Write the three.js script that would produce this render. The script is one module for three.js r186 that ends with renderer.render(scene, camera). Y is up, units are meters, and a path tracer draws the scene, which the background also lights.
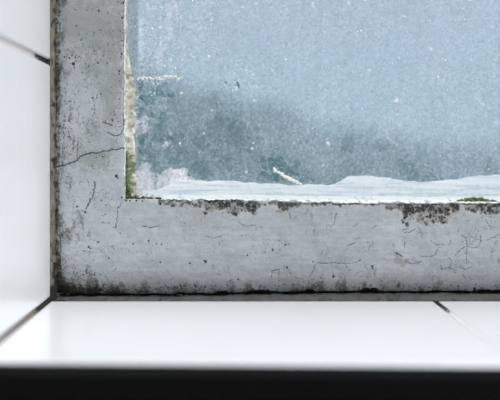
import * as THREE from 'three';
import { RoundedBoxGeometry } from 'three/addons/geometries/RoundedBoxGeometry.js';
import { mergeGeometries } from 'three/addons/utils/BufferGeometryUtils.js';
import { RectAreaLightUniformsLib } from 'three/addons/lights/RectAreaLightUniformsLib.js';

// ---------------------------------------------------------------- camera, sky, light, exposure
const D = 0.344, S = 0.3876e-3;                    // distance to the frame's face, metres per pixel there
const CX = (235 - 50) * S, CY = (301 - 150) * S;   // the eye, from the inner corner of reveal and sill (origin)
const scene = new THREE.Scene();
const camera = new THREE.PerspectiveCamera(2 * Math.atan(200 * S / D) * 180 / Math.PI, 500 / 400, 0.01, 200);
camera.position.set(CX, CY, D);
camera.lookAt(CX, CY, 0);
camera.setViewOffset(500, 400, 15, 50, 500, 400);
camera.focus = D; camera.userData.fStop = 5.4;

const renderer = new THREE.WebGLRenderer();
renderer.toneMapping = THREE.LinearToneMapping;
renderer.toneMappingExposure = 1.0;
renderer.shadowMap.enabled = true;
RectAreaLightUniformsLib.init();

{ // overcast winter sky, the same all round
  const W = 64, H = 128, a = new Float32Array(W * H * 4);
  for (let j = 0; j < H; j++) {
    const e = ((j + 0.5) / H - 0.5) * 180, t = THREE.MathUtils.smoothstep(e, 0, 14);
    const c = e <= 0 ? [0.30, 0.36, 0.40] : [0.55 + 0.18 * t, 0.80 + 0.06 * t, 0.98 + 0.12 * t];
    for (let i = 0; i < W; i++) a.set([...c, 1], (j * W + i) * 4);
  }
  const t = new THREE.DataTexture(a, W, H, THREE.RGBAFormat, THREE.FloatType);
  t.mapping = THREE.EquirectangularReflectionMapping; t.magFilter = THREE.LinearFilter; t.needsUpdate = true;
  scene.background = t; scene.backgroundIntensity = 1.3;
}
const ADDED_LAMP = { x: 0.75, y: 1.26, z: 0.85, size: 0.6, intensity: 33 };   // added ceiling panel, unseen, to light sill and frame from the room

// ---------------------------------------------------------------- helpers
let seed = 7;
const rnd = () => { seed = (seed * 1664525 + 1013904223) >>> 0; return seed / 4294967296; };
const rr = (a, b) => a + (b - a) * rnd();
const clamp = (x, a = 0, b = 1) => (x < a ? a : x > b ? b : x);
const sst = (x, a, b) => { const t = clamp((x - a) / (b - a)); return t * t * (3 - 2 * t); };
const hash = (x, y) => { let h = (Math.imul(x, 374761393) + Math.imul(y, 668265263)) | 0; h = Math.imul(h ^ (h >>> 13), 1274126177); return ((h ^ (h >>> 16)) >>> 0) / 4294967296; };
function vn(x, y) {
  const ix = Math.floor(x), iy = Math.floor(y), fx = x - ix, fy = y - iy, u = fx * fx * (3 - 2 * fx), v = fy * fy * (3 - 2 * fy);
  const a = hash(ix, iy), b = hash(ix + 1, iy), c = hash(ix, iy + 1), d = hash(ix + 1, iy + 1);
  return a + (b - a) * u + (c - a) * v + (a - b - c + d) * u * v;
}
const fbm = (x, y, n = 3) => { let s = 0, a = 0.5, t = 0; for (let i = 0; i < n; i++) { s += a * vn(x, y); t += a; a *= 0.5; x = x * 2.03 + 17.1; y = y * 2.03 + 9.7; } return s / t; };
const at = (px, py, z = 0) => { const k = (D - z) / D * S; return new THREE.Vector3(CX + (px - 235) * k, CY + (150 - py) * k, z); };
const X0 = (px) => (px - 50) * S, Y0 = (py) => (301 - py) * S;     // metres of a frame-face pixel

const used = {};
const numbered = (n) => { const k = used[n] = (used[n] ?? -1) + 1; return k ? `${n}_${String(k).padStart(3, '0')}` : n; };
function mesh(name, geo, mat, parent) {
  const m = new THREE.Mesh(geo, mat);
  m.name = parent ? name : numbered(name); m.castShadow = m.receiveShadow = true;
  (parent ?? scene).add(m);
  return m;
}
function group(name) { const g = new THREE.Group(); g.name = numbered(name); scene.add(g); return g; }
function structure(o, label, category) { o.userData = { kind: 'structure', label, category }; return o; }
function thing(o, label, category, groupName, kind) {
  o.userData = { label, category };
  if (groupName) o.userData.group = groupName;
  if (kind) o.userData.kind = kind;
  return o;
}
function box(x0, x1, y0, y1, z0, z1) { const g = new THREE.BoxGeometry(x1 - x0, y1 - y0, z1 - z0); g.translate((x0 + x1) / 2, (y0 + y1) / 2, (z0 + z1) / 2); return g; }
// a grid surface: nu x nv vertices from f(i, j) -> [x, y, z, u?, v?, r?, g?, b?]; keep(i, j) drops cells
function grid(nu, nv, f, { keep, colors = false } = {}) {
  const pos = new Float32Array(nu * nv * 3), uv = new Float32Array(nu * nv * 2), col = colors ? new Float32Array(nu * nv * 3) : null, idx = [];
  for (let j = 0; j < nv; j++) for (let i = 0; i < nu; i++) {
    const n = j * nu + i, p = f(i, j);
    pos.set([p[0], p[1], p[2]], n * 3); uv.set([p[3] ?? 0, p[4] ?? 0], n * 2);
    if (colors) col.set([p[5], p[6], p[7]], n * 3);
  }
  for (let j = 0; j < nv - 1; j++) for (let i = 0; i < nu - 1; i++) if (!keep || keep(i, j)) {
    const a = j * nu + i, b = a + 1, c = a + nu, d = c + 1;
    idx.push(a, c, b, b, c, d);
  }
  const g = new THREE.BufferGeometry();
  g.setAttribute('position', new THREE.BufferAttribute(pos, 3)); g.setAttribute('uv', new THREE.BufferAttribute(uv, 2));
  if (colors) g.setAttribute('color', new THREE.BufferAttribute(col, 3));
  g.setIndex(idx); g.computeVertexNormals();
  return g;
}
function lines(spans) { const out = []; for (const [a, b, step] of spans) for (let x = a; x < b - 1e-6; x += step) out.push(x); out.push(spans.at(-1)[1]); return out; }
function texture(data, w, h, srgb) {
  const t = new THREE.DataTexture(data, w, h, THREE.RGBAFormat, THREE.UnsignedByteType);
  t.wrapS = t.wrapT = THREE.MirroredRepeatWrapping; t.magFilter = THREE.LinearFilter; t.minFilter = THREE.LinearFilter;
  if (srgb) t.colorSpace = THREE.SRGBColorSpace;
  t.needsUpdate = true;
  return t;
}

// ---------------------------------------------------------------- the frame's painted surface: 512 x 320 pixels at 4 texels each
const TW = 2048, TH = 1280, Q = 4;
const dirt = new Float32Array(TW * TH), loss = new Float32Array(TW * TH);
const inL = (px, py) => px < 128 || py > 194;
function blob(layer, px, py, r, k = 1, rough = 0.5) {
  const R = r * 1.7, i0 = Math.max(0, Math.floor((px - R) * Q)), i1 = Math.min(TW - 1, Math.ceil((px + R) * Q)), j0 = Math.max(0, Math.floor((py - R) * Q)), j1 = Math.min(TH - 1, Math.ceil((py + R) * Q)), o = rnd() * 90;
  for (let j = j0; j <= j1; j++) for (let i = i0; i <= i1; i++) {
    const x = i / Q - px, y = j / Q - py, d = Math.hypot(x, y) / r + (fbm(i / Q / r * 1.6 + o, j / Q / r * 1.6, 2) - 0.5) * 2 * rough;
    const v = k * sst(1.1 - d, 0, 0.35), n = j * TW + i;
    if (v > layer[n]) layer[n] = v;
  }
}
function stroke(layer, pts, w, k = 1, wob = 0.8) {
  const o = rnd() * 50;
  for (let s = 0; s < pts.length - 1; s++) {
    const [x0, y0] = pts[s], [x1, y1] = pts[s + 1], n = Math.ceil(Math.hypot(x1 - x0, y1 - y0) * 2);
    for (let q = 0; q <= n; q++) {
      const t = q / n, x = x0 + (x1 - x0) * t, y = y0 + (y1 - y0) * t;
      const dx = (vn(x * 0.7 + o, y * 0.7) - 0.5) * 2 * wob, dy = (vn(x * 0.7 + o + 31, y * 0.7) - 0.5) * 2 * wob;
      blob(layer, x + dx, y + dy, w * (0.6 + 0.8 * vn(x * 0.9 + o, y * 0.9 + 5)), k * (0.55 + 0.45 * vn(x * 0.4, y * 0.4 + o)), 0.3);
    }
  }
}
// cracks of the stile
stroke(dirt, [[57, 167], [63, 165.5], [68.6, 163.7], [76, 161], [80, 156.5], [86, 154], [93, 152.8], [97, 153.3], [103.7, 151], [108, 150.8], [111.5, 149.4], [117, 149.6], [123.5, 147.8]], 0.6, 1, 0.5);
stroke(dirt, [[107, 132], [110, 134], [115.4, 135.8], [120.6, 134.3], [123.2, 129], [123.8, 122], [123.6, 112]], 0.5, 0.95, 0.4);
stroke(dirt, [[102, 122], [106, 123], [111.5, 125.2]], 0.6, 0.9, 0.3);
stroke(dirt, [[123.5, 200], [120, 204], [118, 208], [117, 216], [115, 228]], 0.4, 0.7);
stroke(dirt, [[95, 182], [94, 190], [92, 198], [88, 204], [86, 209]], 0.65, 0.75);
stroke(dirt, [[58.5, 222], [59.5, 236], [60, 250], [58.5, 262], [58.6, 274], [60, 284]], 0.45, 0.9, 0.5);
stroke(dirt, [[57.5, 70], [58, 95], [57, 120], [58.5, 150], [57, 180], [58, 205]], 0.45, 0.55, 0.9);
for (let k = 0; k < 16; k++) { const x = 60 + 28 * rnd() ** 1.5, y = rr(90, 225), l = rr(6, 22); stroke(dirt, [[x, y], [x + rr(-1.5, 1.5), y + l / 2], [x + rr(-3, 2), y + l]], rr(0.25, 0.5), rr(0.35, 0.7), 1); }
// chipped edge along the glazing
for (const [x, y, r] of [[123, 2.5, 1.3], [122, 18, 1.1], [122.4, 23, 0.7], [121.5, 54, 1.3], [120.8, 57, 0.8], [118.8, 71, 1], [122, 41, 0.6], [122.6, 33, 0.6], [119, 99, 0.8], [122.8, 88, 0.6], [116, 176, 1.4], [117.5, 178, 0.8], [121.5, 198, 0.9], [126, 200.5, 1.2], [130, 201, 0.9], [136, 200.6, 1.2], [142, 201.6, 0.7]]) blob(dirt, x, y, r, 0.95);
for (let k = 0; k < 40; k++) blob(dirt, rr(121.8, 124.5), rr(0, 198), rr(0.25, 0.7), rr(0.4, 0.9));
// named pits
for (const [x, y, r] of [[98.5, 11, 1], [97.5, 63, 0.9], [73, 64, 1.6], [69, 58, 1], [64, 57, 0.8], [76, 26, 0.7], [88.5, 246.7, 1.1], [98, 242, 0.8], [93, 275.5, 0.9], [82, 275.5, 0.9], [86, 274, 0.8], [76.7, 206.5, 1], [85, 212, 1.2], [148.2, 241, 1], [156, 244, 0.8], [161, 244.5, 0.7], [189.6, 263.6, 0.9], [205.6, 262, 1.5], [204, 261, 1], [238, 280.5, 0.8], [247, 255.4, 0.7], [272.5, 250, 0.9], [285, 245, 1], [287, 268, 1], [334, 277.5, 1.2], [372.5, 267, 1.1], [360, 260.5, 0.8], [373, 269, 0.6], [133, 244, 0.9], [160, 262.6, 0.7], [313, 262, 0.7], [59, 126, 1.1], [68.5, 121, 0.8], [100.5, 94, 0.9], [92, 98, 0.7], [54.5, 254, 1]]) blob(dirt, x, y, r, 1);
for (const [x, y, r] of [[398, 260, 5], [403, 263, 4]]) blob(loss, x, y, r, 0.5, 0.9);
blob(dirt, 397, 254, 1, 0.8); stroke(dirt, [[395.5, 253], [401, 255.5]], 0.5, 0.9);
// scattered speckle: dense on the left of the stile, along the rail's foot, sparse elsewhere
for (let k = 0; k < 1900; k++) { const x = 56 + 66 * rnd() ** 1.6, y = rr(0, 292); if (fbm(x / 14, y / 20) > 0.44) blob(dirt, x, y, 0.2 + 0.6 * rnd() ** 3, rr(0.3, 0.9)); }
for (let k = 0; k < 1100; k++) { const x = rr(56, 512), y = 202 + 88 * rnd() ** 0.8; if (fbm(x / 22 + 40, y / 14) > 0.47) blob(dirt, x, y, 0.16 + 0.45 * rnd() ** 3, rr(0.25, 0.85)); }
// peeling, mouldy patches under the pane
function cluster(x0, x1, y0, y1, n, dark) {
  for (let k = 0; k < n; k++) {
    const u = rnd(), x = x0 + (x1 - x0) * u, y = y0 + (y1 - y0) * rnd() ** 1.4 * (0.35 + 0.65 * vn(x / 9, 3.3));
    blob(loss, x, y, rr(0.8, 2.4), rr(0.5, 0.9), 0.9);
    if (fbm(x / 6, y / 5 + 9) > 0.46) blob(dirt, x, y, rr(0.4, 1.9), rr(0.5, 1) * dark, 0.9);
  }
}
cluster(158, 215, 198, 210, 90, 0.7); cluster(205, 256, 201, 217, 190, 1); cluster(213, 255, 204, 214, 70, 1.1); cluster(250, 300, 202, 206, 40, 0.7); cluster(278, 293, 203, 213, 40, 1);
cluster(300, 385, 202, 206, 45, 0.8); cluster(386, 404, 204, 212, 30, 0.7); cluster(402, 458, 204, 217, 190, 1.15); cluster(402, 448, 207, 232, 150, 1.1); cluster(404, 424, 207, 222, 50, 1.2); cluster(465, 512, 203, 216, 90, 1); cluster(488, 500, 204, 214, 40, 1.1); cluster(385, 402, 204, 214, 30, 0.8);
stroke(dirt, [[300, 203.5], [330, 203], [360, 203.5], [400, 203], [440, 204], [480, 203.5], [512, 203.5]], 0.45, 0.8, 0.8);
// map of hairline cracks on the rail
for (const p of [[[334, 224], [335, 218], [336, 213]], [[333, 224], [330, 226], [326, 224]], [[371, 228], [376, 226]], [[289, 213], [291, 219]], [[305, 214], [307, 209]],
  [[404, 233], [410, 232], [415, 229]], [[461, 235], [466, 238], [467, 245], [466, 252], [467, 264]], [[466, 246], [472, 248], [479, 246], [481, 240], [480, 235]], [[466, 246], [460, 250], [455, 256]], [[470, 236], [475, 239]], [[420, 256], [428, 257], [435, 255], [437, 249]],
  [[487, 240], [492, 238], [500, 234]], [[441, 265], [442, 270], [450, 268], [452, 262], [449, 258]], [[450, 268], [455, 271]], [[460, 267], [466, 270], [472, 268]], [[404, 240], [405, 248]], [[372, 266], [375, 272], [376, 278]],
  [[310, 276], [314, 270], [315, 265]], [[318, 263], [325, 264], [333, 263], [350, 264], [358, 262]], [[333, 272], [334, 279]], [[347, 246], [355, 243]], [[255, 229], [257, 226], [262, 228]], [[271, 278], [272, 271], [279, 270], [279, 277]], [[226, 284], [232, 281]], [[196, 282], [197, 288]],
  [[142, 226], [150, 228], [159, 226]], [[205, 236], [214, 238], [222, 236]], [[238, 222], [246, 227], [256, 225]], [[64, 285], [80, 286.5], [104, 291]], [[430, 240], [436, 245], [444, 244]], [[485, 220], [489, 226], [494, 228]], [[406, 262], [414, 264], [421, 262]]]) stroke(dirt, p, 0.3, 0.9, 0.7);
for (let k = 0; k < 55; k++) { let x = 250 + 255 * rnd() ** 0.8, y = rr(212, 284), a = rnd() * 6.3; const p = [[x, y]]; for (let q = 0; q < 3; q++) { a += rr(-0.9, 0.9); x += Math.cos(a) * rr(1, 4); y += Math.sin(a) * rr(1, 3); p.push([x, y]); } stroke(dirt, p, rr(0.2, 0.32), rr(0.4, 0.8), 0.5); }
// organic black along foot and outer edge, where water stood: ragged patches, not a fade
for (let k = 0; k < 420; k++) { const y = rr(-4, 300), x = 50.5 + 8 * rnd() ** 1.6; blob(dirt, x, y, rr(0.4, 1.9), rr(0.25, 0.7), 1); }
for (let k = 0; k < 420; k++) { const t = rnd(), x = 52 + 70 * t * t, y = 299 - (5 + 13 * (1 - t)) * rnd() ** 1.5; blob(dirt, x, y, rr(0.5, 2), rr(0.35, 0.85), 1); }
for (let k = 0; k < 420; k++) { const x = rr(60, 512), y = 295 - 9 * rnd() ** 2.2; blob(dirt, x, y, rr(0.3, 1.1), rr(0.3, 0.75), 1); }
// the open seam above the sealant: its centre and half height along x
const seamBlobs = [[149.5, 295.4, 3, 1], [178, 293.8, 7, 1.8], [222, 292.2, 8, 2], [253, 291.5, 8, 2], [262, 290.9, 13, 2.2], [290, 291.5, 8, 1], [311, 289.4, 6, 2], [305, 290.4, 16, 1.2], [345, 291.5, 8, 0.9], [372, 290.4, 12, 2.5], [383, 291.4, 6, 1.2], [432, 291.8, 10, 1.1], [464, 291.6, 9, 1.2], [478.5, 287.5, 1, 3], [488, 290, 10, 1.8], [504, 290, 12, 1.8]];
const seamY = (x) => 298.2 - sst(x, 130, 380) * 3.4 + (vn(x / 11, 4) - 0.5) * 1.2;
const seamHalf = (x) => { let h = 0.45 + 0.5 * vn(x / 5, 8); for (const [bx, , w, k] of seamBlobs) h = Math.max(h, k * sst(1 - Math.abs(x - bx) / w, 0, 0.5) * (0.7 + 0.5 * vn(x / 2, 6))); return h * sst(x, 56, 66); };
for (let x = 56; x < 512; x += 0.5) { const h = seamHalf(x), y = seamY(x); for (let q = -h * 1.5; q <= h * 0.8; q += 0.5) blob(dirt, x, y + q, 0.6, 1, 0.4); }

const paintColor = new Uint8Array(TW * TH * 4), paintBump = new Uint8Array(TW * TH * 4);
for (let j = 0; j < TH; j++) for (let i = 0; i < TW; i++) {
  const px = i / Q, py = j / Q, n = j * TW + i;
  if (!inL(px, py)) { paintColor.set([144, 146, 147, 255], n * 4); paintBump.set([128, 128, 128, 255], n * 4); continue; }
  const coarse = fbm(px / 40 + 3, py / 40, 3) - 0.5, mid = fbm(px / 7, py / 5, 3) - 0.5, fine = fbm(px * 0.9, py * 0.9, 2) - 0.5, grain = hash(i, j) - 0.5;
  const streak = fbm(px / 24 + 11, py / 2.5, 2) - 0.5;
  let r = 150, g = 155, b = 158;
  const v = coarse * 10 + mid * 14 + fine * 12 + grain * 7 + (py > 198 ? streak * 12 : 0);
  r += v; g += v; b += v;
  // olive algae film and washed-out dirt in patches, with painted shade mixed in, thickest towards the outer edge of the stile
  const edge = Math.exp(-(px - 51) / 17) + 0.85 * Math.exp(-(298 - py) / 14) + 0.75 * Math.exp(-Math.hypot(px - 52, 298 - py) / 38), grimeShade = sst(fbm(px / 8 + 70, py / 18, 4) * 0.8 + edge * 0.46 + (fbm(px / 1.3, py / 1.8, 2) - 0.5) * 0.34, 0.6, 1.0);  // edge weights also paint the shade of foot and corner into the colour
  const filmShade = sst(fbm(px / 18 + 7, py / 26 + 2, 4) + 0.3 * sst(80 - py, -20, 50) + (fbm(px / 1.2, py / 1.2, 2) - 0.5) * 0.35, 0.5, 0.8) * (py < 197 ? 0.45 : 0.16);  // patchy film; its bias paints the dark vignette at the stile top
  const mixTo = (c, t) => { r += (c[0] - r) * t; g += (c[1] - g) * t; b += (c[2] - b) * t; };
  mixTo([104, 108, 100], filmShade); mixTo([58, 57, 48], grimeShade * 0.85);
  mixTo([112, 108, 98], loss[n] * 0.75);
  const d = clamp(dirt[n]);
  mixTo([27, 25, 23], d * 0.93);
  paintColor.set([clamp(r, 0, 255), clamp(g, 0, 255), clamp(b, 0, 255), 255], n * 4);
  const h = clamp(150 + mid * 40 + fine * 34 + streak * 18 + grain * 10 - loss[n] * 55 - d * 85, 0, 255);
  paintBump.set([h, h, h, 255], n * 4);
}
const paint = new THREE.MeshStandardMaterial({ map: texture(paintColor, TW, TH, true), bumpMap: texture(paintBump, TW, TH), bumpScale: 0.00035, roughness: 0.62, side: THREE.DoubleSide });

// ---------------------------------------------------------------- the pane's surface: pixels 110..622 by -112..208
const PX = 110, PY = -112;
const fogColor = new Uint8Array(TW * TH * 4), fogData = new Uint8Array(TW * TH * 4), fogBump = new Uint8Array(TW * TH * 4);
const film = new Float32Array(TW * TH), wiped = new Float32Array(TW * TH);
const pb = (layer, px, py, r, k, rough) => blob(layer, px - PX, py - PY, r, k, rough);
const ps = (layer, pts, w, k, wob) => stroke(layer, pts.map(([x, y]) => [x - PX, y - PY]), w, k, wob);
// lime cloud in the corner and stray deposits
for (let k = 0; k < 150; k++) { const x = rr(133, 190), y = 197 - 28 * rnd() * (0.5 + 0.5 * vn(x / 9, 2)); pb(film, x, y, rr(2.5, 5.5), rr(0.25, 0.6), 0.6); }
for (let k = 0; k < 26; k++) pb(film, rr(172, 185), rr(171, 186), rr(2.5, 5), rr(0.6, 0.95), 0.55);
for (let k = 0; k < 14; k++) pb(film, rr(138, 150), rr(165, 178), rr(2, 4), rr(0.25, 0.5), 0.9);
for (let k = 0; k < 12; k++) pb(film, rr(163, 173), rr(128, 150), rr(1, 3), rr(0.2, 0.5), 0.9);
for (let k = 0; k < 9; k++) pb(film, rr(136, 148), rr(118, 132), rr(2, 4), rr(0.2, 0.5), 0.9);
ps(film, [[133, 98], [140, 100], [148, 108], [152, 122]], 0.5, 0.5); ps(film, [[144, 68], [145, 78], [143, 92], [136, 98]], 0.6, 0.5); ps(film, [[132, 108], [140, 107]], 0.5, 0.6); ps(film, [[132, 112], [139, 112]], 0.5, 0.5);
for (const [x, y, r] of [[286, 59, 1.2], [313, 6, 1.7], [313, 3, 1.5], [348.5, 3, 1.8], [242, 7, 1], [396, 100, 2.2], [397, 114, 1], [370, 70, 1.3], [431, 49, 1.8], [366, 35, 1], [404, 16, 1], [455, 20, 0.9], [328, 143, 2], [327, 139, 1], [252, 148, 1.4], [253, 143, 1], [246, 172, 1.2], [181, 93, 1.3], [254, 100, 1], [212, 110, 1], [204, 133, 1.1], [323, 165, 1], [399, 58, 0.8], [438, 77, 1], [180, 143, 1.2], [160, 27, 1.4], [176, 6, 2], [209, 56, 1.2], [160, 44, 1.5]]) pb(film, x, y, r, 0.9, 0.4);
for (let k = 0; k < 330; k++) { const x = rr(140, 620), y = rr(-110, 180); pb(film, x, y, 0.25 + 0.6 * rnd() ** 3, rr(0.25, 0.8), 0.5); }
ps(film, [[172, 2], [170, 14], [166, 22], [171, 30], [165, 44], [158, 56], [160, 66]], 2.2, 0.4, 2); ps(film, [[386, 130], [388, 138], [398, 146]], 1, 0.4, 1); ps(film, [[475, 96], [482, 104], [490, 109]], 0.8, 0.5, 1);
// a thick coat of tiny beads at the top left
for (let k = 0; k < 5200; k++) { const x = rr(138, 300), y = rr(-60, 110); if (fbm(x / 26 + 2, y / 26, 3) + 0.5 * sst(260 - x, 0, 110) * sst(110 - y, 0, 90) > rr(0.5, 0.95)) pb(film, x, y, rr(0.35, 0.9), rr(0.25, 0.75), 0.5); }
// wiped and dried-out places where the dark garden shows
for (let k = 0; k < 60; k++) pb(wiped, 133 + 9 * rnd(), rr(18, 172), rr(2, 4), rr(0.4, 0.9), 0.8);
for (let k = 0; k < 50; k++) { const y = rr(85, 175); pb(wiped, 136 + 36 * rnd() ** 2, y, rr(2.5, 6), rr(0.2, 0.6), 0.9); }
for (let k = 0; k < 40; k++) pb(wiped, rr(150, 262), rr(120, 176), rr(3, 8), rr(0.1, 0.3), 1);
for (let k = 0; k < 34; k++) pb(wiped, rr(263, 300), 150 + rr(8, 28), rr(2, 4.5), rr(0.3, 0.7), 0.9);
for (let k = 0; k < 14; k++) pb(wiped, 237 + rr(-3, 3), 85 + rr(-5, 5), rr(1, 2), rr(0.6, 1), 0.6);
for (let k = 0; k < 8; k++) pb(wiped, 225 + rr(-2, 2), 83 + rr(-3, 3), rr(0.8, 1.4), rr(0.5, 0.9), 0.6);
for (let k = 0; k < 60; k++) pb(wiped, rr(200, 620), rr(120, 182), rr(3, 9), rr(0.1, 0.3), 1);
for (let j = 0; j < TH; j++) for (let i = 0; i < TW; i++) {
  const px = i / Q + PX, py = j / Q + PY, n = j * TW + i;
  const bead = fbm(px * 0.55, py * 0.55, 2), grain = hash(i >> 1, j >> 1) - 0.5, patch = fbm(px / 45 + 5, py / 45, 4), drip = fbm(px / 3, py / 40, 2) - 0.5;
  const f = clamp(film[n] * (0.7 + 0.5 * bead)), w = clamp(wiped[n]) * (1 - f);
  const v = 218 + (bead - 0.5) * 34 + grain * 8 + drip * 10 + (patch - 0.5) * 16;
  const c = [v + (250 - v) * f, v + (243 - v) * f, v + (245 - v) * f];
  fogColor.set([clamp(c[0], 0, 255), clamp(c[1], 0, 255), clamp(c[2], 0, 255), 255], n * 4);
  const rough = 0.78 + (bead - 0.5) * 0.16 + (patch - 0.5) * 0.25 - w * 0.5 + f * 0.2, through = 0.985 - f * 0.62 - sst(bead, 0.62, 0.8) * 0.06;
  fogData.set([clamp(through) * 255, clamp(rough, 0.08, 1) * 255, 0, 255], n * 4);
  const h = clamp(60 + bead * 130 + grain * 20 + f * 40 - w * 30, 0, 255);
  fogBump.set([h, h, h, 255], n * 4);
}
const fogDataT = texture(fogData, TW, TH);
const fogGlass = new THREE.MeshPhysicalMaterial({ map: texture(fogColor, TW, TH, true), roughness: 1, roughnessMap: fogDataT, transmission: 1, transmissionMap: fogDataT, thickness: 0, ior: 1.5, specularIntensity: 0.6, bumpMap: texture(fogBump, TW, TH), bumpScale: 0.00018 });
const clearGlass = new THREE.MeshPhysicalMaterial({ color: 0xf2f8f6, roughness: 0.02, transmission: 1, thickness: 0, ior: 1.5 });

// ---------------------------------------------------------------- plain materials
const glaze = new THREE.MeshPhysicalMaterial({ color: 0xeff0f1, roughness: 0.3, clearcoat: 0.5, clearcoatRoughness: 0.12 });
const plaster = new THREE.MeshStandardMaterial({ color: 0xd9dbdc, roughness: 0.9 });
const blackTrim = new THREE.MeshPhysicalMaterial({ color: 0x050505, roughness: 1, specularIntensity: 0.3 });
const vertexMatte = new THREE.MeshStandardMaterial({ vertexColors: true, roughness: 0.9, side: THREE.DoubleSide });
const lin = (r, g, b) => { const c = new THREE.Color().setRGB(r / 255, g / 255, b / 255, THREE.SRGBColorSpace); return [c.r, c.g, c.b]; };
const mix3 = (a, b, t) => [a[0] + (b[0] - a[0]) * t, a[1] + (b[1] - a[1]) * t, a[2] + (b[2] - a[2]) * t];

// ---------------------------------------------------------------- the room behind the camera and the wall round the recess
const RW = X0(1075), RH = Y0(-775);                    // recess: width and height
const frontZ = (x) => 0.0985 + (x / 0.19) * 0.0062;    // front edge of the sill, a little askew
const wallFront = mesh('wall_front', mergeGeometries([
  box(-1.2, -0.009, -1.1, 1.3, -0.16, 0.09), box(RW + 0.009, 1.6, -1.1, 1.3, -0.16, 0.09),
  box(-0.009, RW + 0.009, -1.1, -0.009, -0.16, 0.09), box(-0.009, RW + 0.009, RH + 0.009, 1.3, -0.16, 0.09)]), plaster);
structure(wallFront, 'plastered wall around the window recess', 'wall');
structure(mesh('wall_back', box(-1.3, 1.7, -1.1, 1.3, 2.4, 2.5), plaster), 'pale wall behind the camera', 'wall');
structure(mesh('wall_room_left', box(-1.3, -1.2, -1.1, 1.3, -0.16, 2.4), plaster), 'pale left side wall of the room', 'wall');
structure(mesh('wall_room_right', box(1.6, 1.7, -1.1, 1.3, -0.16, 2.4), plaster), 'pale right side wall of the room', 'wall');
structure(mesh('ceiling', box(-1.3, 1.7, 1.3, 1.4, -0.16, 2.5), plaster), 'white ceiling of the room', 'ceiling');
structure(mesh('floor', box(-1.3, 1.7, -1.2, -1.1, -0.16, 2.5), new THREE.MeshStandardMaterial({ color: 0x8b8d8e, roughness: 0.6 })), 'grey floor of the room', 'floor');
{ // ceiling panel lamp, unseen and added for its light: frame, glowing diffuser and a light of the same size under it
  const g = group('added_ceiling_lamp'); g.position.set(ADDED_LAMP.x, ADDED_LAMP.y, ADDED_LAMP.z);
  const h = ADDED_LAMP.size / 2, e = 0.02;
  mesh('lamp_frame', mergeGeometries([box(-h - e, h + e, 0.006, 0.04, -h - e, h + e), box(-h - e, -h, -0.004, 0.01, -h - e, h + e), box(h, h + e, -0.004, 0.01, -h - e, h + e), box(-h, h, -0.004, 0.01, -h - e, -h), box(-h, h, -0.004, 0.01, h, h + e)]), plaster, g);
  mesh('diffuser', box(-h, h, 0, 0.005, -h, h), new THREE.MeshStandardMaterial({ color: 0xffffff, emissive: 0xf4f8ff, emissiveIntensity: 1.2 }), g);
  const l = new THREE.RectAreaLight(0xf9f9fb, ADDED_LAMP.intensity, ADDED_LAMP.size, ADDED_LAMP.size);
  l.position.set(ADDED_LAMP.x, ADDED_LAMP.y - 0.003, ADDED_LAMP.z); l.lookAt(ADDED_LAMP.x, -5, ADDED_LAMP.z); scene.add(l);
  thing(g, 'added flat square ceiling panel, unseen, lighting sill and frame', 'lamp');
}

// ---------------------------------------------------------------- outdoors, seen only through the fogged glass
structure(mesh('ground', box(-30, 30, -1.5, -1.4, -60, -0.4), new THREE.MeshStandardMaterial({ color: 0x7d8a88, roughness: 1 })), 'pale frosty ground outside the window', 'ground');
{
  const parts = [];
  for (const [px, top, d, w] of [[110, 60, 5, 0.7], [150, 78, 5.4, 0.6], [205, 92, 6, 0.7], [265, 104, 6.4, 0.7], [330, 126, 7, 0.8], [395, 138, 7, 0.8], [460, 146, 7.4, 0.8], [540, 144, 7.4, 0.9], [40, 40, 5, 0.7], [620, 120, 7.5, 0.9], [-40, 40, 5.2, 0.8]]) {
    const x = CX + (px - 235) * S * (D + d) / D, y = CY + (150 - top) * S * (D + d) / D, g = new THREE.IcosahedronGeometry(1, 4), p = g.attributes.position;
    for (let i = 0; i < p.count; i++) {
      const vx = p.getX(i), vy = p.getY(i), vz = p.getZ(i), k = 0.8 + 0.4 * fbm(vx * 3 + px, vy * 3 + vz * 2, 3);
      p.setXYZ(i, x + vx * w * k, (y - 1.45) / 2 + vy * (y + 1.45) / 2 * (0.9 + 0.2 * fbm(vx * 4, vz * 4 + px, 2)), -d + vz * w * k);
    }
    g.computeVertexNormals(); parts.push(g);
  }
  thing(mesh('hedge', mergeGeometries(parts), new THREE.MeshStandardMaterial({ color: 0x2b7872, roughness: 1 })), 'dark blue-green hedge blurred behind the fogged glass', 'hedge');
}

// ---------------------------------------------------------------- tiled left reveal and tiled sill
function tile(parent, x0, x1, y0, y1, z0, z1, r) {
  const g = new RoundedBoxGeometry(x1 - x0, y1 - y0, z1 - z0, 4, r);
  g.translate((x0 + x1) / 2, (y0 + y1) / 2, (z0 + z1) / 2);
  return mesh('tile', g, glaze, parent);
}
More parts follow.
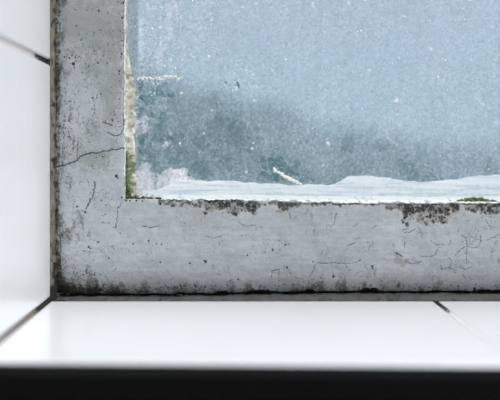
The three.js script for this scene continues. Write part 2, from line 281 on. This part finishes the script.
// joint between tiles: a strip of grout with black mould in ragged patches near the frame
function grout(parent, from, to, across, out, width, mouldTo, oldColor) {
  const n = 160, m = 9, L = from.distanceTo(to), dir = to.clone().sub(from), g = grid(n, m, (i, j) => {
    const t = i / (n - 1), q = (j / (m - 1) - 0.5), d = t * L * 1000, p = from.clone().addScaledVector(dir, t).addScaledVector(across, q * width);
    const lump = (fbm(d * 0.9, j * 0.7, 2) - 0.5) * 0.0003; p.addScaledVector(out, lump - 0.0003 * (1 - 4 * q * q));
    const mould = sst(fbm(d * 0.6 + 3, j * 0.5, 3) + (mouldTo - d) * 0.035, 0.35, 0.62), light = 0.85 + 0.3 * fbm(d * 1.4, j, 2);
    const c = mix3(oldColor.map((v) => v * light), lin(26, 24, 21), mould);
    return [p.x, p.y, p.z, 0, 0, ...c];
  }, { colors: true });
  return mesh('grout', g, vertexMatte, parent);
}
const wallLeft = structure(group('wall_left'), 'white glazed tiles lining the left window reveal', 'wall');
const sill = structure(group('trim_1'), 'white glazed tile window sill with dirty joints', 'sill');
const G = 0.0009, V = (x, y, z) => new THREE.Vector3(x, y, z);
mesh('mortar', box(-0.009, -0.0014, -0.009, RH, -0.02, 0.094), plaster, wallLeft);
const rowY = [0.0012, 0.0926, 0.187, 0.2815, 0.376, RH + 0.004];
for (let k = 0; k < 5; k++) tile(wallLeft, -0.006, 0, rowY[k] + (k ? G : 0), rowY[k + 1] - G, -0.012, 0.0975, 0.0011);
for (let k = 1; k < 5; k++) grout(wallLeft, V(-0.0006, rowY[k], 0), V(-0.0006, rowY[k], 0.0975), V(0, 1, 0), V(1, 0, 0), G * 2.1, k === 1 ? 21 : 12, lin(205, 196, 194));
mesh('mortar', box(-0.009, RW, -0.009, -0.0066, -0.02, 0.094), plaster, sill);
const colX = [0.0004, 0.1494, 0.3, RW];
for (let k = 0; k < 3; k++) {
  const t = tile(sill, colX[k] + (k ? G : 0), colX[k + 1] - G, -0.0066, 0, 0.0005, 0.0985, 0.0007), p = t.geometry.attributes.position;
  for (let i = 0; i < p.count; i++) { const x = p.getX(i), z = p.getZ(i); p.setZ(i, 0.0005 + (z - 0.0005) * (frontZ(x) - 0.0005) / 0.098); }
}
for (let k = 1; k < 3; k++) grout(sill, V(colX[k], -0.00015, 0), V(colX[k], -0.00015, frontZ(colX[k])), V(-1, 0, 0), V(0, 1, 0), G * 2.1, k === 1 ? 20 : 10, lin(226, 224, 224));
grout(sill, V(0.0004, 0.0004, 0), V(0.0004, 0.0004, 0.0975), V(-0.75, 0.66, 0), V(0.7, 0.7, 0), 0.0026, 24, lin(112, 106, 98));
{ // black edging strip along the front of the sill
  const L = RW + 0.2, g = new RoundedBoxGeometry(L, 0.03, 0.012, 3, 0.001);
  g.translate(L / 2 - 0.1, -0.0152, 0.006);
  const o = mesh('trim', g, blackTrim); o.name = 'trim_2'; o.position.set(0, 0, frontZ(0)); o.rotation.y = -Math.atan(0.0062 / 0.19);
  structure(o, 'matt black edging strip along the front of the sill', 'trim');
}
structure(mesh('wall_right', box(RW, RW + 0.009, -0.009, RH + 0.009, -0.02, 0.094), plaster), 'right reveal of the window recess', 'wall');
structure(mesh('wall_top', box(-0.009, RW, RH, RH + 0.009, -0.02, 0.094), plaster), 'underside of the window recess head', 'wall');

// ---------------------------------------------------------------- the window: frame, rebate, pane, putty
const win = structure(group('window_1'), 'old painted window frame with cracked grey paint and fogged pane', 'window');
const OX0 = 124, OX1 = 1000, OY1 = 200, OY0 = -700, FX0 = 51, FX1 = 1074, FY1 = 301, FY0 = -774;
const wobX = (py) => (fbm(py / 5, 1.5, 3) - 0.5) * 2.4 + (vn(py / 1.7, 9) - 0.5) * 0.7, wobY = (px) => (fbm(px / 6 + 50, 2.5, 3) - 0.5) * 3 + (vn(px / 1.6, 3) - 0.5) * 0.8 + 3.4 * sst(px, 170, 400) - 0.5;
function faceZ(px, py) {
  const l = clamp((72 - px) / 22), b = clamp((58 - (FY1 - py)) / 58), r = clamp((px - (FX1 - 12)) / 12), t = clamp((FY0 + 12 - py) / 12);
  let z = -0.0036 * l ** 2.4 - 0.0085 * b ** 2.3 - 0.003 * r ** 2.4 - 0.003 * t ** 2.4;
  z += (fbm(px / 30, py / 22, 3) - 0.5) * 0.0008 + (fbm(px / 6 + 9, py / 5, 2) - 0.5) * 0.00025;
  const ox = px < OX0 ? OX0 - px : px > OX1 ? px - OX1 : 0, oy = py > OY1 ? py - OY1 : py < OY0 ? OY0 - py : 0, o = Math.hypot(ox, oy);
  z -= 0.0006 * clamp(1 - o / 3) ** 2;
  if (px < 512 && px > 0 && py > 0 && py < 320) {
    const n = Math.floor(py * Q) * TW + Math.floor(px * Q);
    z -= (clamp(dirt[n]) * 0.0003 + loss[n] * 0.0003) * (px > 54 ? 1 : 0);
    const s = Math.abs(py - seamY(px)) - seamHalf(px); if (s < 0.6 && py > 280) z -= 0.0022 * sst(0.6 - s, 0, 1);
  }
  return z;
}
{
  const xs = lines([[FX0, 126, 0.75], [126, 540, 1], [540, FX1, 8]]), ys = lines([[FY0, -40, 8], [-40, 196, 1], [196, FY1, 0.75]]);
  xs[xs.findIndex((x) => x >= OX0)] = OX0; xs[xs.findIndex((x) => x >= OX1)] = OX1; ys[ys.findIndex((y) => y >= OY0)] = OY0; ys[ys.findIndex((y) => y >= OY1)] = OY1;
  const g = grid(xs.length, ys.length, (i, j) => {
    let px = xs[i], py = ys[j]; const z = faceZ(px, py), u = px / 512, v = py / 320;
    const near = (d) => Math.exp(-Math.abs(d) / 2.5);
    if (py < OY1 + 3 && py > OY0) px += wobX(py) * near(px - OX0);
    if (px > OX0 - 3 && px < OX1) py += wobY(px) * near(py - OY1);
    return [X0(px), Y0(py), z, u, v];
  }, { keep: (i, j) => !(xs[i] >= OX0 && xs[i + 1] <= OX1 && ys[j] >= OY0 && ys[j + 1] <= OY1) });
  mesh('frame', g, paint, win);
  // solid wood behind the painted face
  const zf = -0.0104, zb = -0.06;
  mesh('frame_core', mergeGeometries([box(-0.009, X0(OX0) - 0.001, -0.009, RH + 0.009, zb, zf), box(X0(OX1) + 0.001, RW + 0.009, -0.009, RH + 0.009, zb, zf),
    box(X0(OX0) - 0.001, X0(OX1) + 0.001, -0.009, Y0(OY1) - 0.001, zb, zf), box(X0(OX0) - 0.001, X0(OX1) + 0.001, Y0(OY0) + 0.001, RH + 0.009, zb, zf)]), plaster, win);
}
const ZG = -0.0075;                                     // face of the glass
{ // rebate: the returns from the painted face back to the glass
  const rebate = new THREE.MeshStandardMaterial({ vertexColors: true, roughness: 0.6, side: THREE.DoubleSide });
  const white = lin(226, 229, 226), grimy = lin(58, 55, 48);
  const strip = (list, place) => grid(list.length, 7, (i, j) => { const q = list[i], t = j / 6, c = mix3(white, grimy, sst(fbm(q / 4 + 8, t * 2 + 3, 3), 0.56, 0.72) * 0.7); return [...place(q, t), 0, 0, ...c]; }, { colors: true });
  const ys = lines([[OY0, -40, 10], [-40, 201, 1]]), xs = lines([[OX0 - 1, 540, 1], [540, OX1, 10]]);
  const back = (q, t) => -0.0006 + (ZG - 0.001 + 0.0006) * t + (fbm(q / 4, t * 3, 2) - 0.5) * 0.0004;
  mesh('rebate', strip(ys, (y, t) => [X0(OX0 + wobX(y) * (1 - t)), Y0(y), back(y, t)]), rebate, win);
  mesh('rebate', strip(xs, (x, t) => [X0(x), Y0(OY1 + wobY(x) * (1 - t)), back(x, t)]), rebate, win);
  mesh('rebate', mergeGeometries([box(X0(OX1) - 0.0002, X0(OX1) + 0.002, Y0(OY1), Y0(OY0), ZG - 0.004, -0.0006), box(X0(OX0), X0(OX1), Y0(OY0) - 0.0002, Y0(OY0) + 0.002, ZG - 0.004, -0.0006)]), plaster, win);
}
{ // pane: a sheet 3 mm thick, fogged on the room side
  const x0 = X0(OX0) - 0.0008, x1 = X0(OX1) + 0.0008, y0 = Y0(OY1) - 0.0008, y1 = Y0(OY0) + 0.0008, g = box(x0, x1, y0, y1, ZG - 0.003, ZG);
  const p = g.attributes.position, uv = g.attributes.uv, k = (D - ZG) / D * S;
  for (let i = 0; i < p.count; i++) uv.setXY(i, ((p.getX(i) - CX) / k + 235 - PX) / 512, (150 - (p.getY(i) - CY) / k - PY) / 320);
  mesh('pane', g, [clearGlass, clearGlass, clearGlass, clearGlass, fogGlass, clearGlass], win);
}
// putty fillets between rebate and glass (measured on the glass)
const gp = (px, py, z) => at(px, py, z);
{
  const width = (y) => 2.2 + 7.5 * sst(y, 38, 95) + (fbm(y / 6, 4, 3) - 0.5) * 4.5 * sst(y, 30, 80) + 1.2 * sst(y, 110, 140);
  const ys = lines([[-700, -40, 10], [-40, 203, 0.8]]), m = 14, tan = lin(166, 163, 148), pale = lin(196, 198, 192), green = lin(84, 98, 66), brown = lin(74, 62, 45);
  const g = grid(ys.length, m, (i, j) => {
    const y = ys[i], t = j / (m - 1), w = width(y), px = 125.2 + t * w, lump = (fbm(y / 3, t * 3 + 5, 3) - 0.5) * 0.0013 * Math.sin(Math.PI * Math.min(1, t + 0.15));
    const z = ZG - 0.0002 + (1 - t) ** 1.2 * 0.0026 + lump * (t < 1 ? 1 : 0) + (t < 1 ? 0.0003 : 0), p = gp(px, y, z);
    let c = mix3(tan, pale, sst(fbm(y / 5 + 3, t * 2, 3), 0.4, 0.65));
    c = mix3(c, brown, sst(fbm(y / 3 + 40, t * 3, 3), 0.55, 0.7) * 0.55);
    c = mix3(c, green, sst(fbm(y / 4 + 70, t * 2.5, 3) + 0.5 * sst(y, 142, 165) - 0.5 * t, 0.62, 0.78) * 0.9);
    return [p.x, p.y, p.z, 0, 0, ...c];
  }, { colors: true });
  mesh('putty', g, vertexMatte, win).userData = { label: 'tan crumbling putty stained green' };
  const xs = lines([[126, 540, 1], [540, 1000, 10]]), m2 = 10, clean = lin(192, 199, 200);
  const g2 = grid(xs.length, m2, (i, j) => {
    const x = xs[i], t = j / (m2 - 1), foot = 201.5 + 3 * sst(x, 170, 400), top = 194 + 2 * sst(x, 170, 400) + (fbm(x / 14, 7, 3) - 0.5) * 2.5, py = foot + (top - foot) * t, lump = (fbm(x / 12, t * 3 + 15, 3) - 0.5) * 0.0008;
    const p = gp(x, py, ZG - 0.0002 + (1 - t) ** 1.1 * 0.003 + (t < 1 ? 0.0003 + lump : 0));
    const c = mix3(clean, brown, clamp(sst(fbm(x / 4 + 20, t * 2, 3), 0.66, 0.78) * 0.3 + sst(170 - x, 0, 30) * sst(fbm(x / 3, t * 3, 3) + 0.2 * (1 - t), 0.45, 0.6) * 0.8));
    return [p.x, p.y, p.z, 0, 0, ...c];
  }, { colors: true });
  mesh('putty', g2, vertexMatte, win).userData = { label: 'clean white putty along the foot of the pane' };
}
{ // sealant beads between frame, sill and reveal
  const bead = (list, place, dirtBias, light = lin(88, 88, 87), dark = lin(54, 53, 50)) => grid(list.length, 9, (i, j) => {
    const q = list[i], a = j / 8, c0 = mix3(light, dark, fbm(q / 6, a * 2, 3));
    const black = sst(fbm(q / 5 + 33, a * 3, 3) + dirtBias(q, a), 0.5, 0.75);
    return [...place(q, a), 0, 0, ...mix3(c0, lin(24, 22, 20), black)];
  }, { colors: true });
  const xs = lines([[48, 540, 1], [540, 1074, 10]]), ys = lines([[-774, -40, 10], [-40, 302, 1]]);
  mesh('sealant', bead(xs, (x, a) => { const h = (301 - (seamY(x) + 1.5)) * S, k = 1 + (fbm(x / 9, 3, 2) - 0.5) * 0.25; return [X0(x), h * (1 - a) * k - 0.0002 * a, -0.009 + 0.01 * Math.sin(a * Math.PI / 2) ** 0.8]; }, (x, a) => 0.45 * sst(78 - x, 0, 26) + 0.55 * sst(a, 0.8, 1) - 0.12), vertexMatte, win);
  mesh('sealant', bead(ys, (y, a) => { const w = (4.6 + (fbm(y / 9, 13, 2) - 0.5) * 2) * S; return [w * (1 - a) + 0.0001, Y0(y), -0.003 + 0.0034 * Math.sin(a * Math.PI / 2) ** 0.8]; }, (y, a) => 0.4 * sst(y, 250, 292) + 0.25 * (1 - a) - 0.14, lin(122, 117, 107), lin(84, 79, 69)), vertexMatte, win);
}

// ---------------------------------------------------------------- what sits on the glass and the rail
const frostTop = (x) => 180.5 - 1.5 * sst(x, 320, 350) - 7 * sst(200 - x, 0, 26) + 4.2 * sst(x, 215, 300) - 7.5 * sst(x, 332, 352) + 5.4 * sst(x, 372, 412) - 6.5 * sst(x, 425, 490) + (fbm(x / 7, 1, 3) - 0.5) * 3;
{ // limescale crust along the foot of the pane
  const xs = lines([[142, 540, 1], [540, 1000, 8]]), m = 26, thick = lin(238, 242, 244), thinC = lin(168, 190, 202);
  const g = grid(xs.length, m, (i, j) => {
    const x = xs[i], t = j / (m - 1), py = 197.5 + (frostTop(x) - 197.5) * t * (0.3 + 0.7 * sst(x, 150, 202)), e = sst(1 - t, 0, 0.2) * sst(x, 142, 200);
    const p = gp(x, py, ZG + (j === m - 1 ? -0.0001 : 0.00003 + e * (0.00012 + 0.0002 * (fbm(x / 26, py / 2.2, 3) - 0.3))));
    const c = mix3(thick, thinC, sst(fbm(x / 30 + 6, py / 1.6, 3) + (fbm(x / 2, py / 2, 2) - 0.5) * 0.3, 0.42, 0.75) * 0.5);
    return [p.x, p.y, p.z, 0, 0, ...c];
  }, { colors: true });
  thing(mesh('lime_crust', g, new THREE.MeshPhysicalMaterial({ vertexColors: true, roughness: 1, transmission: 0.45, thickness: 0, side: THREE.DoubleSide })), 'whitish crust of lime along the foot of the pane', 'crust');
}
// small lumps joined into one mesh: spread(k) -> [position, size, colour]
function lumps(n, spread) {
  const parts = [];
  for (let k = 0; k < n; k++) {
    const [p, s, c] = spread(k), g = new THREE.IcosahedronGeometry(1, 1), q = g.attributes.position, col = new Float32Array(q.count * 3), o = rnd() * 40;
    const e = new THREE.Matrix4().makeRotationFromEuler(new THREE.Euler(rnd() * 6, rnd() * 6, rnd() * 6));
    for (let i = 0; i < q.count; i++) { const k2 = 0.65 + 0.7 * vn(q.getX(i) * 1.7 + o, q.getY(i) * 1.7 + q.getZ(i) * 2.3); q.setXYZ(i, q.getX(i) * k2 * s, q.getY(i) * k2 * s * 0.8, q.getZ(i) * k2 * s * 0.7); col.set(c, i * 3); }
    g.applyMatrix4(e); g.translate(p.x, p.y, p.z); g.setAttribute('color', new THREE.BufferAttribute(col, 3)); g.computeVertexNormals(); parts.push(g);
  }
  return mergeGeometries(parts);
}
const mossC = () => mix3(lin(58, 72, 40), lin(104, 114, 78), rnd());
thing(mesh('moss_tuft', lumps(90, () => { const y = 152 + 46 * rnd() ** 0.7; return [gp(126.4 + rr(0, 1 + 4 * sst(y, 180, 197)), y, ZG + rr(0.0012, 0.0034)), rr(0.00025, 0.0006), mossC()]; }), vertexMatte), 'green moss growing up the left edge of the pane', 'moss');
thing(mesh('moss_tuft', lumps(110, () => { const x = 127 + 34 * rnd() ** 1.5; return [gp(x, 199.5 - rr(0, 2.6) * (1 - (x - 127) / 60), ZG + rr(0.0014, 0.0034)), rr(0.0003, 0.0007), mix3(mossC(), lin(52, 40, 30), sst(rnd(), 0.3, 0.7))]; }), vertexMatte), 'brown-green moss and dirt in the bottom left glazing corner', 'moss');
thing(mesh('moss_tuft', lumps(170, () => { const x = 456 + 56 * rnd(), h = 4.6 * Math.sin(Math.PI * clamp((x - 450) / 52, 0.05, 0.95)); return [gp(x, 203.6 - rnd() * h * 1.2, ZG + rr(0.0028, 0.0044)), rr(0.0004, 0.0008), mossC()]; }), vertexMatte), 'thin green strip of moss under the right part of the pane', 'moss');
const crumb = () => { const t = rnd(); return t < 0.1 ? lin(26, 24, 21) : t < 0.6 ? lin(84, 79, 70) : lin(132, 130, 124); };
function crust(x0, x1, y0, y1, n, label) {
  thing(mesh('mould_patch', lumps(Math.round(n * 0.6), () => { const x = rr(x0, x1), u = (x - x0) / (x1 - x0), y = y0 + (y1 - y0) * rnd() ** 1.3 * (0.3 + 0.7 * Math.sin(Math.PI * clamp(u, 0.08, 0.92))); return [V(X0(x), Y0(y), faceZ(x, y) + 0.0001), 0.00012 + 0.0005 * rnd() ** 2.5, crumb()]; }), vertexMatte), label, 'mould', 'crumbling mould patches below the pane');
}
crust(160, 212, 200, 209, 120, 'pale crumbling mould patch below the white lime cloud');
crust(208, 257, 202, 215, 170, 'dark crumbling mould patch left of centre below the pane');
crust(278, 300, 203, 210, 36, 'small dark mould spot in the middle of the rail top');
crust(398, 456, 204, 224, 170, 'large black crumbling mould patch on the right below the pane');
crust(470, 500, 203, 213, 60, 'mould patch below the moss at the right edge');
{ // smear of putty, fleck of paint
  const ridge = (pts, w, h) => { const parts = []; for (let s = 0; s < pts.length - 1; s++) { const [x0, y0] = pts[s], [x1, y1] = pts[s + 1], n = Math.ceil(Math.hypot(x1 - x0, y1 - y0) * 1.6); for (let q = 0; q < n; q++) { const t = q / n, r = w * S * (0.25 + 0.85 * rnd() ** 1.6), g = new THREE.IcosahedronGeometry(1, 2); g.scale(r * rr(0.9, 1.5), r, h * rr(0.6, 1.2)); const p = gp(x0 + (x1 - x0) * t + rr(-1, 1), y0 + (y1 - y0) * t + rr(-1.2, 1.2), ZG); g.translate(p.x, p.y, p.z); parts.push(g); } } return mergeGeometries(parts); };
  const chalk = new THREE.MeshStandardMaterial({ color: 0xd6d8d2, roughness: 0.9 });
  thing(mesh('putty_smear', ridge([[138, 78], [144, 78.5], [150, 77.6], [158, 78.8], [166, 77.6], [172, 76.6], [179, 78.5], [182, 77]], 1.2, 0.0003), chalk), 'horizontal white smear of putty at the left of the pane', 'smear');
  thing(mesh('paint_fleck', ridge([[273.5, 168.5], [277, 172.5], [281, 174.5], [285, 177.5], [290, 179], [295, 182], [300, 185]], 1.9, 0.0004), chalk), 'slanting white paint fleck on the glass above the lime crust', 'fleck');
}
const water = new THREE.MeshPhysicalMaterial({ color: 0xffffff, roughness: 0, transmission: 1, thickness: 0.001, ior: 1.33 });
const dropG = (() => { const g = new THREE.SphereGeometry(1, 16, 8, 0, Math.PI * 2, 0, Math.PI / 2); g.rotateX(Math.PI / 2); g.scale(1, 1, 0.8); return g; })();
const dropShape = (w, h) => { const g = dropG.clone(), p = g.attributes.position; for (let i = 0; i < p.count; i++) { const y = p.getY(i); p.setXYZ(i, p.getX(i) * w * (1 - 0.25 * y), y * h, p.getZ(i) * w); } g.computeVertexNormals(); return g; };
for (const [x, y, w, h, label] of [[237.4, 86, 2.4, 4.6, 'largest of the water drops running down the pane'], [225, 83, 1.7, 3.2, 'smaller water drop just left of the largest drop'], [225.5, 98, 1.8, 1.7, 'round water drop below the pair of running drops'], [242, 69, 1.3, 1.2, 'tiny water drop above the pair of running drops']]) {
  const o = mesh('water_drop', dropShape(w * S, h * S), water); o.position.copy(gp(x, y, ZG + 0.00002)); thing(o, label, 'drop', 'water drops on the pane');
}
{ // fine condensation beads
  const n = 15000, g = new THREE.SphereGeometry(1, 8, 4, 0, Math.PI * 2, 0, Math.PI / 2); g.rotateX(Math.PI / 2); g.scale(1, 1, 0.5);
  const im = new THREE.InstancedMesh(g, water, n), m = new THREE.Matrix4();
  let k = 0;
  while (k < n) {
    const x = rr(132, 560), y = rr(-60, 182);
    if (rnd() > 0.25 + 0.75 * sst(fbm(x / 50 + 5, y / 50, 3) + 0.25 * sst(260 - x, 0, 100) * sst(90 - y, 0, 60), 0.35, 0.65)) continue;
    if (x < 144 && rnd() < 0.8) continue;
    const r = (0.3 + 0.75 * rnd() ** 2.5) * S, p = gp(x, y, ZG + 0.00001);
    m.makeScale(r * rr(0.9, 1.2), r, r).setPosition(p); im.setMatrixAt(k++, m);
  }
  im.name = 'condensation'; im.castShadow = im.receiveShadow = true; scene.add(im);
  thing(im, 'fine beads of condensation covering the cold pane', 'condensation', null, 'stuff');
}
renderer.render(scene, camera);
